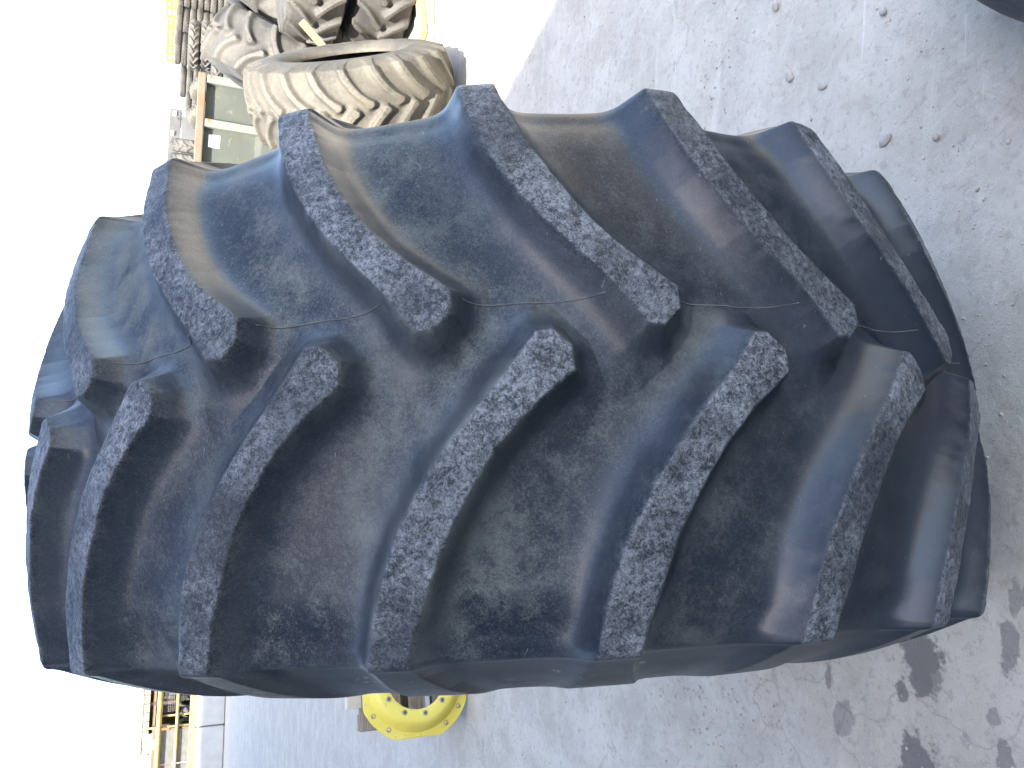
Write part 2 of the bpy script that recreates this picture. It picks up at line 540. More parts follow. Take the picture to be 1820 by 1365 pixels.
def build_tyre(root, mat, R, N=22, phi0=0.0, wsc=1.0, seed=0, rough=1.0, fine=None, nf=150, nc=28, ds_f=.00185, ds_c=.011,
               split=True, lift=None, liner=True, poly=LUG, edge=0.0013, hscale=1.0):
    pitch = 2 * math.pi / N
    lift = R if lift is None else lift
    segs = []
    if fine:
        a, b = fine
        segs.append((np.linspace(a * pitch, b * pitch, (b - a) * nf + 1), ds_f))
        segs.append((np.linspace(b * pitch, (a + N) * pitch, (N - (b - a)) * nc + 1), ds_c))
    else:
        segs.append((np.linspace(-N // 2 * pitch, (N - N // 2) * pitch, N * nc + 1), ds_c))
    buckets = {}
    for phi, ds in segs:
        core = np.linspace(-.50, .50, int(round(1.0 / ds)) + 1)
        side = np.linspace(.50, .78, max(8, int(.28 / (ds * 4 if ds < .006 else ds * 1.5))) + 1)[1:]
        s = np.concatenate([-side[::-1], core, side])
        X, Nn, topm, wall, M, lab, flip = tyre_grid(phi, s, R, N, phi0, wsc, seed, rough, poly, hscale, edge)
        X[..., 2] += lift
        nu, nv = X.shape[:2]
        F = grid_faces(nu, nv, flip)
        Vf, Nf, Tf, Wf = X.reshape(-1, 3), Nn.reshape(-1, 3), topm.ravel(), wall.ravel()
        fn = np.cross(Vf[F[:, 1]] - Vf[F[:, 0]], Vf[F[:, 2]] - Vf[F[:, 0]])
        if np.sum(fn * Nf[F[:, 0]]) < 0: F = F[:, ::-1]
        Mf, Lf = M.ravel(), lab.ravel()
        sabs = np.abs(np.broadcast_to(s, X.shape[:2])).ravel()
        fm = Mf[F].max(1)
        islug = (fm > 0.05) & (sabs[F].max(1) < .56)
        fl = np.where(islug, Lf[F[np.arange(len(F)), Mf[F].argmax(1)]], -1)
        if not split: fl[:] = -1
        for l in np.unique(fl):
            ff = F[fl == l]
            u, inv = np.unique(ff, return_inverse=True)
            buckets.setdefault(int(l), []).append((Vf[u], inv.reshape(-1, 4), Nf[u], Tf[u], Wf[u]))
    parts = []
    for l in sorted(buckets):
        Vs, Fs, Ns, Ts, Ws = [], [], [], [], []
        o = 0
        for V, F, Nm, T, Wl in buckets[l]:
            Vs.append(V); Fs.append(F + o); Ns.append(Nm); Ts.append(T); Ws.append(Wl); o += len(V)
        nm = 'carcass' if l < 0 else 'lug'
        me = mesh_np(nm, np.concatenate(Vs), np.concatenate(Fs), np.concatenate(Ns),
                     {'top': np.concatenate(Ts), 'wall': np.concatenate(Ws)})
        me.materials.append(mat)
        parts.append((nm, me))
    if liner:
        half = [(w * wsc * R, r * R) for w, r in INNER]
        full = half + [(-w, r) for w, r in half[::-1][1:]]
        verts, faces = [], []
        n = 64
        for i in range(n):
            a = 2 * math.pi * i / n
            for w, r in full:
                verts.append((w, -r * math.cos(a), -r * math.sin(a) + lift))
        m = len(full)
        for i in range(n):
            j = (i + 1) % n
            for k in range(m - 1):
                faces.append((i * m + k, j * m + k, j * m + k + 1, i * m + k + 1))
        me = bpy.data.meshes.new('inner_liner')
        me.from_pydata(verts, [], faces)
        me.polygons.foreach_set('use_smooth', [True] * len(faces))
        me.materials.append(MAT_LINER)
        parts.append(('inner_liner', me))
    if root is not None:
        for nm, me in parts: obj(nm, me, None, root)
    return parts

# ------------------------------------------------------------------ materials
MAT_GROUND = ground_mat()
MAT_RUBBER = rubber_main()
MAT_LINE = simple('dusty_mould_line', (.05, .05, .05), (.14, .138, .13), 30, .7)
MAT_LINER = simple('black_inner_liner', (0.012, 0.011, 0.010), (0.035, 0.030, 0.025), 5, 0.8)
MAT_DUSTY = rubber_dusty('dust_caked_rubber', (0.032, 0.030, 0.026), (0.072, 0.066, 0.052))
MAT_GREYR = rubber_dusty('grey_sunbleached_rubber', (0.022, 0.0213, 0.020), (0.060, 0.057, 0.050))
MAT_BLACKR = rubber_dusty('dark_rubber', (0.014, 0.0135, 0.013), (0.042, 0.040, 0.036))
MAT_NEARR = rubber_dusty('grey_blue_rubber', (0.030, 0.031, 0.033), (0.095, 0.095, 0.095), 0.35, 0.75)

def gravel_mesh(name, seeds):
    V, F = [], []
    bm = bmesh.new(); bmesh.ops.create_icosphere(bm, subdivisions=1, radius=1.0)
    bv = np.array([v.co[:] for v in bm.verts]); bf = np.array([[v.index for v in f.verts] for f in bm.faces]); bm.free()
    o = 0
    r2 = np.random.RandomState(5)
    for x, y, r in seeds:
        sc = r * r2.uniform(.6, 1.25, 3); sc[2] *= .7
        jit = bv * (1 + r2.uniform(-.18, .18, (len(bv), 1)))
        a = r2.uniform(0, 6.28); c, s = math.cos(a), math.sin(a)
        q = jit * sc
        q = np.stack([q[:, 0] * c - q[:, 1] * s + x, q[:, 0] * s + q[:, 1] * c + y, q[:, 2] + sc[2] * .45], 1)
        V.append(q); F.append(bf + o); o += len(bv)
    V = np.concatenate(V); F = np.concatenate(F)
    me = bpy.data.meshes.new(name)
    me.vertices.add(len(V)); me.vertices.foreach_set('co', V.astype(np.float32).ravel())
    me.loops.add(len(F) * 3); me.loops.foreach_set('vertex_index', F.astype(np.int32).ravel())
    me.polygons.add(len(F)); me.polygons.foreach_set('loop_start', np.arange(0, len(F) * 3, 3, dtype=np.int32))
    me.polygons.foreach_set('use_smooth', np.ones(len(F), bool))
    me.update(calc_edges=True)
    return me

# ================================================================== SETTING
def build_ground():
    # one sheet: finely and unevenly shaped near the camera, reaching the horizon
    xs = np.unique(np.concatenate([np.linspace(-700, -12, 16), np.linspace(-12, -3, 60), np.linspace(-3, 4, 320), np.linspace(4, 12, 60), np.linspace(12, 700, 16)]))
    ys = np.unique(np.concatenate([np.linspace(-300, -3, 12), np.linspace(-3, .4, 40), np.linspace(.4, 5, 240), np.linspace(5, 14, 80), np.linspace(14, 900, 20)]))
    XX, YY = np.meshgrid(xs, ys, indexing='ij')
    P = np.stack([XX.ravel(), YY.ravel(), np.zeros(XX.size)], 1)
    z = vnoise(P, 1.1, 3) * .006 + vnoise(P, 4.5, 4) * .004 + vnoise(P * np.array([.35, 1, 1]), 9, 8) * .003 + vnoise(P, 22, 6) * .0016
    # crusted wheel ruts on the right
    rut = np.exp(-((P[:, 0] - 1.15) ** 2 / .35 + (P[:, 1] - 1.15) ** 2 / .25))
    z += (vnoise(P * np.array([.7, 1.2, 1]), 26, 11) * .009 + vnoise(P * np.array([.6, 1.1, 1]), 60, 12) * .004) * rut
    near = np.clip(1.2 - np.hypot(P[:, 0], P[:, 1] - 2) / 14, 0, 1)
    z = z * near - .006
    P[:, 2] = z
    F = grid_faces(len(xs), len(ys), True)
    me = mesh_np('ground', P, F)
    if me.polygons[0].normal.z < 0: me.flip_normals()
    tag(obj('ground', me, MAT_GROUND), kind='structure')
build_ground()

def build_warehouse():
    d1 = Vector((-.411, .912)).normalized()
    H = 12.0
    k = H / math.tan(SUN_EL)
    sh = SUN_S.normalized() * k
    p1 = Vector((1.85, 3.35)) - sh
    tB = ((27.1 - sh.y) - p1.y) / d1.y
    B = p1 + d1 * tB
    A = p1 - d1 * 26.0
    far = Vector((-.954, -.298)).normalized()
    Cc = B + far * 26.0
    D = Vector((Cc.x, A.y))
    root = empty('warehouse', (A.x, A.y, 0))
    tag(root, 'tall grey clad warehouse beside the yard whose shade covers the big tyre', 'warehouse')
    steel = simple('grey_cladding', (0.15, 0.17, 0.20), (0.19, 0.21, 0.24), 1.0, 0.55)
    def wall(a, b, nm):
        L = (b - a).length
        n = int(L / .25)
        t = (b - a).normalized(); o = Vector((t.y, -t.x))
        verts, faces = [], []
        for i in range(n + 1):
            q = a + t * (L * i / n) + o * (.03 if i % 2 else 0) - Vector((A.x, A.y))
            verts += [(q.x, q.y, 0), (q.x, q.y, H)]
        for i in range(n): faces.append((2*i, 2*i+2, 2*i+3, 2*i+1))
        me = bpy.data.meshes.new(nm); me.from_pydata(verts, [], faces)
        obj(nm, me, steel, root)
    wall(A, B, 'wall'); wall(B, Cc, 'wall'); wall(Cc, D, 'wall'); wall(D, A, 'wall')
    bm = bmesh.new()
    lo = [bm.verts.new((q.x - A.x, q.y - A.y, H)) for q in (A, B, Cc, D)]
    hi = [bm.verts.new((q.x - A.x, q.y - A.y, H + .25)) for q in (A, B, Cc, D)]
    bm.faces.new(lo[::-1]); bm.faces.new(hi)
    for i in range(4): bm.faces.new((lo[i], lo[(i+1) % 4], hi[(i+1) % 4], hi[i]))
    obj('roof', bm_mesh('roof', bm), steel, root)
build_warehouse()

# ================================================================== MAIN TYRE
AX = math.atan2(0.28276035, 0.95919059)
TY = empty('tractor_tyre', (-0.1758, 1.5648, -0.006), (0, 0, AX))
tag(TY, 'huge black tractor tyre with worn chevron lugs standing upright in the shade', 'tyre')
R0 = 0.9
main_parts = build_tyre(TY, MAT_RUBBER, R0, N=22, phi0=-0.40944, seed=3, fine=(-5, 5))
# fine mould line running round the crown between the lugs
def mould_line():
    n = 0
    pitch = 2 * math.pi / 22
    for k in range(-5, 5):
        phi = np.linspace(k * pitch + .251, k * pitch + pitch + .148, 60)
        s0 = 0.050
        pts = []
        for ph in phi:
            g = tyre_grid(np.array([ph - .002, ph, ph + .002]), np.array([s0 - .002, s0, s0 + .002]), R0, 22, -0.40944, 1.0, 3, 1.0, LUG)
            q = g[0][1, 1] + g[1][1, 1] * .0004
            pts.append((q[0], q[1], q[2] + R0))
        obj('mould_line', tube_mesh('mould_line', pts, .0008, 5), MAT_LINE, TY)
mould_line()

# ================================================================== TYRES IN THE SUN
def ag_tyre(name, label, R, N, mat, loc, yaw, lean=0.0, seed=1, wsc=0.9, flat=False, group=None, roll=0.0, nc=22, hscale=1.0, ds=.013):
    """Lugged tyre with every lug a part; lean tips the top towards the tyre's own right side."""
    r = empty(name, loc)
    if flat:
        r.rotation_euler = (0, math.pi / 2, yaw)
        parts = build_tyre(r, mat, R, N, roll, wsc, seed, 0.5, None, nc=nc, ds_c=ds, lift=0.0, edge=.0016, hscale=hscale)
    else:
        r.rotation_euler = (Matrix.Rotation(yaw, 3, 'Z') @ Matrix.Rotation(lean, 3, 'Y')).to_euler()
        parts = build_tyre(r, mat, R, N, roll, wsc, seed, 0.5, None, nc=nc, ds_c=ds, lift=R, edge=.0016, hscale=hscale)
    return tag(r, label, 'tyre', group)

ag_tyre('tractor_tyre', 'dusty tan tractor tyre standing on edge in full sun behind the huge one', 0.685, 22, MAT_DUSTY,
        (2.05, 5.02, 0.02), math.radians(-26.0), math.radians(-18.5), seed=11, wsc=0.86, group='tractor tyres in the sun', roll=.1, nc=32, ds=.009, hscale=.85)
ag_tyre('tractor_tyre', 'grey tractor tyre leaning right, lower of the two slanted ones beside the skip', 0.86, 18, MAT_GREYR,
        (2.42, 7.75, 0.0), math.radians(-16), math.radians(24), seed=21, wsc=0.75, group='tractor tyres in the sun', roll=.2)
ag_tyre('tractor_tyre', 'grey tractor tyre tilted steeply, upper of the two slanted ones', 0.92, 18, MAT_GREYR,
        (2.98, 8.2, 0.0), math.radians(-16), math.radians(36), seed=31, wsc=0.75, group='tractor tyres in the sun', roll=.05)
ag_tyre('tractor_tyre', 'grey tractor tyre lying flat on top of another at the picture edge', 0.78, 20, MAT_GREYR,
        (3.52, 6.5, 0.80), math.radians(15), flat=True, seed=41, wsc=0.72, group='tractor tyres in the sun')
ag_tyre('tractor_tyre', 'dark tractor tyre lying flat on the ground beneath another flat one', 0.80, 20, MAT_BLACKR,
        (3.60, 6.5, 0.27), math.radians(55), flat=True, seed=51, wsc=0.72, group='tractor tyres in the sun')
ag_tyre('tractor_tyre', 'smooth grey blue tyre lying flat at the right lower corner of the yard', 0.46, 20, MAT_NEARR,
        (1.085, 0.725, 0.15), 0.4, flat=True, seed=61, wsc=0.72, hscale=0.03)

# ------------------------------------------------------------------ far tyre stacks
def far_tyres():
    small = build_tyre(None, MAT_GREYR, 0.52, 30, 0, 0.44, 71, 0.3, None, nc=6, ds_c=.05, split=False, lift=0.0, liner=False)[0][1]
    mid = build_tyre(None, MAT_GREYR, 0.55, 18, 0, 0.52, 81, 0.3, None, nc=10, ds_c=.03, split=False, lift=0.0, liner=False)[0][1]
    th = 0.52 * .425 * .44 * 2
    order = ['topmost', 'second', 'third', 'fourth', 'fifth', 'sixth', 'seventh', 'eighth', 'ninth', 'tenth', 'eleventh', 'twelfth', 'thirteenth', 'fourteenth']
    cols = ['leftmost', 'second', 'third', 'fourth', 'fifth']
    for c in range(5):
        n = (11, 12, 13, 13, 13)[c]
        for k in range(n):
            o = obj('flat_tyre', small, None, None, (8.55 + c * .93 + rng.uniform(-.05, .05), 28.0 + .25 * math.sin(c * 2.1) + rng.uniform(-.06, .06), th * .5 + k * (th + .008)),
                    (0, math.pi / 2, rng.uniform(0, 6)))
            tag(o, 'thin grey tyre lying flat, %s from top of %s far stack from left' % (order[n - 1 - k], cols[c]), 'tyre', 'thin tyres in the far stacks')
    th = 0.55 * .425 * .52 * 2
    for (x, y, n, nm) in ((7.35, 19.2, 8, 'right'), (6.55, 19.0, 6, 'left')):
        for k in range(n):
            o = obj('herringbone_tyre', mid, None, None, (x + rng.uniform(-.04, .04), y, th * .5 + k * (th + .01)), (0, math.pi / 2, rng.uniform(0, 6)))
            tag(o, 'grey herringbone tyre lying flat, %s from top of %s stack behind slanted tyres' % (order[n - 1 - k], nm), 'tyre', 'herringbone tyres in two stacks')
    for i, x in enumerate((3.78, 4.05)):
        o = obj('herringbone_tyre', mid, None, None, (x, 15.55, 1.60), (0, 0, -.25))
        tag(o, ('%s of two pale herringbone tyres upright before the dark trailer' % ('left', 'right')[i]), 'tyre', 'herringbone tyres before the trailer')
far_tyres()

# ------------------------------------------------------------------ green skip container
def skip():
    green = NT('faded_green_paint')
    c = green.mix(green.step(green.noise(2.0, 6, .6), .35, .7), (0.098, 0.112, 0.098), (0.125, 0.138, 0.122))
    c = green.mix(green.step(green.noise(7.0, 8, .72, green.map(scale=(.5, 1, 1.2), loc=(2, 1, 4))), .60, .66), c, (0.20, 0.19, 0.13))
    c = green.mix(green.step(green.noise(5.0, 8, .72, green.map(scale=(.6, 1, 1.0), loc=(6.2, 3, 1))), .62, .67), c, (0.15, 0.062, 0.026))
    green.fin(c, .6, green.bump(green.noise(40, 4, .6), .3, .003))
    rusty = simple('rusty_rail', (0.080, 0.088, 0.066), (0.11, 0.060, 0.032), 5, .75)
    x0, x1, y, H, D = -1.6, 3.50, 10.0, 1.66, 1.9
    r = empty('skip_container', (0, y, 0), (0, 0, 0))
    tag(r, 'faded green rust streaked steel skip with ribs and a white sticker', 'skip')
    box('top_rail', ((x0 + x1) / 2, .01, H - .045), (x1 - x0, .15, .09), rusty, r, .012)
    box('top_rail', ((x0 + x1) / 2, D, H - .045), (x1 - x0, .12, .09), rusty, r, .012)
    pitch = .525
    xs = [x1 - .06 - i * pitch for i in range(10)]
    for i, x in enumerate(xs):
        box('rib', (x, .015, (H - .09) / 2 + .04), (.10, .14, H - .18), green.m, r, .012)
    for i in range(len(xs) - 1):
        xm = (xs[i] + xs[i + 1]) / 2
        # upper plate upright, lower plate stepped outwards along a fold
        bm = bmesh.new()
        w = pitch - .10
        pr = [(.025, H - .095), (.022, .98), (.0, .90), (.005, .10)]
        a = [bm.verts.new((xm - w / 2, q[0], q[1])) for q in pr]
        b = [bm.verts.new((xm + w / 2, q[0], q[1])) for q in pr]
        for k in range(3): bm.faces.new((a[k], b[k], b[k + 1], a[k + 1]))
        bmesh.ops.solidify(bm, geom=bm.faces[:], thickness=.01)
        obj('side_panel', bm_mesh('side_panel', bm), green.m, r)
    box('side_panel', ((x0 + x1) / 2, D - .02, H / 2), (x1 - x0 - .1, .012, H - .1), green.m, r)
    box('end_panel', (x1 - .02, D / 2, H / 2), (.02, D - .16, H - .12), green.m, r)
    box('end_panel', (x0 + .02, D / 2, H / 2), (.02, D - .16, H - .12), green.m, r)
    box('floor_plate', ((x0 + x1) / 2, D / 2, .12), (x1 - x0 - .1, D - .1, .03), rusty, r)
    box('skid', ((x0 + x1) / 2, .4, .05), (x1 - x0 - .2, .12, .10), rusty, r)
    box('skid', ((x0 + x1) / 2, D - .4, .05), (x1 - x0 - .2, .12, .10), rusty, r)
    box('sticker', (2.72, .019, 1.445), (.15, .003, .13), simple('white_sticker', (.8, .8, .78), (.75, .75, .73)), r)
    blue = simple('blue_paint', (.03, .07, .22), (.03, .07, .22))
    pts = [(2.50, -.004, .86), (2.56, -.004, .80), (2.53, -.004, .74), (2.60, -.004, .66), (2.55, -.004, .62)]
    obj('paint_mark', tube_mesh('paint_mark', pts, [.012, .028, .018, .024, .008], 6), blue, r)
    # two tyres resting on the rail
    sm = build_tyre(None, MAT_DUSTY, 0.30, 24, 0, 0.75, 91, 0.3, None, nc=6, ds_c=.05, split=False, lift=0.0, liner=False)[0][1]
    for i, x in enumerate((3.45, 3.12)):
        o = obj('small_tyre', sm, None, None, (x, 10.55, 1.46), (.1, .1, .25))
        tag(o, 'pale tyre peeping over the skip rail, the %s of two' % ('right', 'left')[i], 'tyre', 'pale tyres inside the skip')
skip()

# ------------------------------------------------------------------ dark trailer beyond the skip
def trailer():
    grey = simple('dark_grey_panel', (.050, .052, .055), (.075, .076, .078), 3, .5)
    wht = simple('white_plate', (.8, .8, .8), (.7, .7, .7))
    blk = simple('black_metal', (.02, .02, .02), (.03, .03, .03))
    r = empty('box_trailer', (3.2, 16.2, 0))
    tag(r, 'dark grey trailer with white plates beyond the green skip', 'trailer')
    box('side_panel', (.6, 0, 1.78), (2.2, .06, .40), grey, r, .01)
    box('side_panel', (.6, .02, 2.10), (2.2, .05, .20), grey, r, .01)
    box('front_panel', (1.68, .55, 1.85), (.05, 1.1, .7), grey, r, .01)
    box('chassis', (.6, .6, 1.45), (2.2, 1.0, .16), blk, r, .01)
    for x in (1.52, 1.12, .72): 
        box('hinge', (x, -.036, 2.02), (.035, .012, .07), blk, r)
    for x, z in ((1.60, 2.11), (1.22, 2.13), (1.62, 1.95)):
        box('white_plate', (x, -.036, z), (.09, .008, .05), wht, r)
    for x in (-.1, 1.0):
        me = lathe_mesh('wheel', [(.12, -.12), (.42, -.12), (.5, -.08), (.5, .08), (.42, .12), (.12, .12)], 32)
        obj('wheel', me, blk, r, (x, .3, .5), (math.pi / 2, 0, 0))
    box('landing_leg', (.4, .6, .68), (.1, .1, 1.40), blk, r)
trailer()

# ------------------------------------------------------------------ yellow cages far away
def cage(x, y, z, label, n=4):
    yel = simple('yellow_paint', (.35, .22, .02), (.40, .27, .03))
    r = empty('yellow_cage', (x, y, 0))
    tag(r, label, 'cage', 'yellow cages beyond the far tyre stacks')
    W, D, H, base = 1.5, .9, .42, z
    for sx in (-1, 1):
        for sy in (0, 1):
            box('post', (sx * W / 2, sy * D, (base + H) / 2), (.09, .09, base + H), yel, r)
    for k in range(3):
        box('rail', (0, -.001, base + .03 + k * .17), (W - .1, .05, .07), yel, r)
        box('rail', (0, D, base + .03 + k * .17), (W - .1, .05, .07), yel, r)
    for k in range(5):
        box('bar', (-W / 2 + .25 * (k + 1), -.055, base + .2), (.07, .04, .42), yel, r)
cage(13.6, 35.0, 2.82, 'yellow steel cage raised behind the far tyre stacks')
cage(15.6, 35.4, 2.95, 'yellow steel cage at the far right edge of the picture')

# ================================================================== LEFT SIDE
# ------------------------------------------------------------------ concrete blocks
WD = Vector((-.954, -.298, 0)).normalized()
WA = math.atan2(-WD.y, -WD.x)
W0 = Vector((-6.9, 27.35, 0))
def blocks():
    con = simple('grey_concrete', (.40, .40, .385), (.47, .465, .45), 2.5, .9, .5, 30, .004)
    bm = bmesh.new(); add_box(bm, (0, 0, .425), (1.585, .80, .85))
    bmesh.ops.bevel(bm, geom=bm.edges[:], offset=.03, segments=2, affect='EDGES')
    me = bm_mesh('concrete_block', bm)
    names = ['first', 'second', 'third', 'fourth', 'fifth', 'sixth']
    for i in range(6):
        p = W0 + WD * (1.6 * i + .8)
        o = obj('concrete_block', me, con, None, (p.x + rng.uniform(-.01, .01), p.y + .40 + rng.uniform(-.015, .015), 0), (0, 0, WA))
        tag(o, 'grey concrete barrier block, %s from right in the row below the yellow fence' % names[i], 'barrier block', 'concrete barrier blocks')
blocks()
def sleepers():
    tim = simple('tan_timber', (.20, .135, .07), (.28, .20, .115), 5, .85)
    for i in range(3):
        p = W0 + WD * (3.1 * i + 1.7)
        o = box('timber_sleeper', (p.x, p.y + .30, .95), (3.0, .22, .19), tim, None, .012, (0, 0, WA))
        tag(o, 'tan timber sleeper lying along the concrete blocks, %s from the right' % ('first', 'second', 'third')[i], 'sleeper', 'timber sleepers on the blocks')
sleepers()

def yellow_fence():
    yel = simple('yellow_fence_paint', (.20, .155, .045), (.27, .21, .07), 4, .6)
    steel = simple('bare_fence_steel', (.09, .088, .08), (.15, .14, .12), 8, .6)
    org = W0 + Vector((0, .95, 0))
    r = empty('yellow_fence', org, (0, 0, WA))
    tag(r, 'yellow tube fence with mesh panel standing behind the concrete blocks', 'fence')
    L = 9.6
    def hb(nm, z, rad, x0=0., x1=L, y=0., z1=None):
        me = tube_mesh(nm, [(-x0, y, z), (-(x0 + x1) / 2, y, (z + (z1 or z)) / 2), (-x1, y, z1 or z)], rad, 10)
        obj(nm, me, yel, r)
    hb('rail', 1.93, .085); hb('rail', 1.40, .05, y=-.004); 
    for i, x in enumerate((1.0, 2.9, 4.62, 4.95, 7.0, 9.0)):
        top = (2.0, 2.0, 2.02, 2.75, 2.0, 2.0)[i]
        obj('post', tube_mesh('post', [(-x, .09, 0), (-x, .09, top)], .03, 8), yel, r)
    grey = simple('grey_infill_sheet', (.085, .085, .08), (.12, .118, .11), 5, .6)
    for k in range(4):
        box('infill_sheet', (-5.55 - k * 1.02, .06, 1.43), (1.0, .02, .86), grey, r, .004)
    # welded mesh infill
    for k in range(26):
        x = 3.25 + k * .05
        obj('mesh_wire', tube_mesh('mesh_wire', [(-x, .05, 1.44), (-x, .05, 1.90)], .006, 4), steel, r)
    for k in range(9):
        z = 1.46 + k * .053
        obj('mesh_wire', tube_mesh('mesh_wire', [(-3.25, .045, z), (-4.5, .045, z)], .006, 4), steel, r)
yellow_fence()

def left_yard():
    # open-fronted shed
    wht = simple('white_roof_sheet', (.75, .74, .70), (.8, .79, .76), 2)
    fas = simple('pale_green_fascia', (.12, .13, .10), (.16, .165, .12), 3)
    brn = simple('dark_brown_timber', (.022, .016, .013), (.05, .035, .026), 4)
    rust = simple('rust_red_steel', (.13, .060, .030), (.17, .095, .05), 3)
    r = empty('open_shed', (-14.3, 32.6, 0), (0, 0, .12))
    tag(r, 'open shed with white roof and dark inside behind the yellow fence', 'shed')
    box('roof', (1.2, 1.4, 2.72), (4.0, 3.4, .22), wht, r, .02)
    for k in range(12):
        box('fascia_board', (-.62 + k * .33, -.32, 2.46), (.31, .05, .20), fas, r, .01)
    box('back_wall', (1.2, 3.0, 1.30), (3.9, .08, 2.60), brn, r)
    box('side_wall', (-.72, 1.4, 1.30), (.08, 3.1, 2.60), brn, r)
    box('side_wall', (3.12, 1.4, 1.30), (.08, 3.1, 2.60), brn, r)
    for x in (-.55, 1.15, 2.9): box('post', (x, -.2, 1.18), (.12, .12, 2.36), brn, r)
    box('beam', (1.2, -.2, 2.20), (3.6, .08, .10), rust, r)
    # stored drums inside
    for i, x in enumerate((.1, .75, 1.7, 2.35)):
        me = lathe_mesh('oil_drum', [(0, 0), (.28, 0), (.29, .02), (.285, .28), (.295, .30), (.285, .32), (.285, .58), (.295, .60), (.285, .62), (.29, .88), (.28, .9), (0, .89)], 24)
        o = obj('oil_drum', me, rust, None, (-14.3 + x, 33.4 + .12 * x, 0))
        tag(o, 'rusty oil drum inside the open shed, %s from left' % ('first', 'second', 'third', 'fourth')[i], 'drum', 'drums in the shed')
    # blue panel in a brown frame
    blu = simple('blue_steel_sheet', (.055, .085, .12), (.075, .11, .15), 3, .45)
    p = empty('blue_hoarding', (-10.0, 27.75, 0), (0, 0, .29))
    tag(p, 'blue steel sheet in a brown frame behind the concrete blocks', 'panel')
    box('sheet', (-.15, 0, 1.30), (1.55, .03, .84), blu, p)
    box('frame_rail', (-.15, -.02, 1.76), (1.7, .06, .07), brn, p)
    box('frame_rail', (-.15, -.02, .84), (1.7, .06, .07), brn, p)
    box('frame_post', (-.97, -.02, .95), (.09, .07, 1.75), brn, p)
    box('frame_post', (.66, -.02, .95), (.09, .07, 1.75), brn, p)
    # rusty bin and cartons at the picture's lower edge
    b = empty('rusty_bin', (-13.9, 30.2, 0), (0, 0, .3))
    tag(b, 'rust red scrap bin under the open sky left of the shed', 'bin')
    box('wall', (0, -.45, 1.9), (1.6, .05, .55), rust, b, .01)
    box('wall', (0, .45, 1.9), (1.6, .05, .55), rust, b, .01)
    box('wall', (-.78, 0, 1.9), (.05, .85, .55), rust, b, .01)
    box('wall', (.78, 0, 1.9), (.05, .85, .55), rust, b, .01)
    for sx in (-.7, .7):
        for sy in (-.4, .4): box('leg', (sx, sy, .81), (.08, .08, 1.63), rust, b)
    s = obj('white_sack', tube_mesh('white_sack', [(0, 0, 0), (.02, .01, .12), (.0, .03, .3), (.03, 0, .5), (.02, .01, .62)], [.22, .34, .36, .30, .1], 14), wht, None, (-13.6, 30.1, 1.83))
    tag(s, 'white sack bulging out of the rust red bin', 'sack')
    # jumbled tyres behind the blocks
    sm = build_tyre(None, MAT_GREYR, 0.34, 24, 0, 0.7, 95, 0.3, None, nc=6, ds_c=.05, split=False, lift=0.0, liner=False)[0][1]
    for i in range(7):
        o = obj('small_tyre', sm, None, None, (-9.9 - i * .40, 27.9 - i * .12, .98 + .12 * (i % 2)), (rng.uniform(-.4, .4), rng.uniform(-.3, .9), rng.uniform(0, 3)))
        tag(o, 'grey tyre tossed on the heap behind the concrete blocks, %s from the right' % ('first', 'second', 'third', 'fourth', 'fifth', 'sixth', 'seventh')[i], 'tyre', 'tyres heaped behind the blocks')
    o = obj('dirt_heap', lathe_mesh('dirt_heap', [(0, .75), (.5, .70), (1.1, .5), (1.7, .25), (2.2, 0)], 32), simple('heap_soil', (.2, .16, .11), (.28, .23, .16)), None, (-11.2, 28.9, 0))
    tag(o, 'low tan heap of soil behind the concrete blocks', 'soil heap')
    # lamp pole
    st = simple('pale_pole_steel', (.25, .25, .25), (.3, .3, .3))
    q = empty('lamp_pole', (-14.25, 35.2, 0))
    tag(q, 'thin pole with a small lamp box rising behind the open shed', 'lamp pole')
    obj('pole', tube_mesh('pole', [(0, 0, 0), (.03, 0, 3.9)], .035, 8), st, q)
    box('lamp_box', (.10, -.05, 3.45), (.26, .12, .16), st, q, .01)
    obj('bracket', tube_mesh('bracket', [(-.2, 0, 3.6), (.25, 0, 3.6)], .02, 6), st, q)
left_yard()

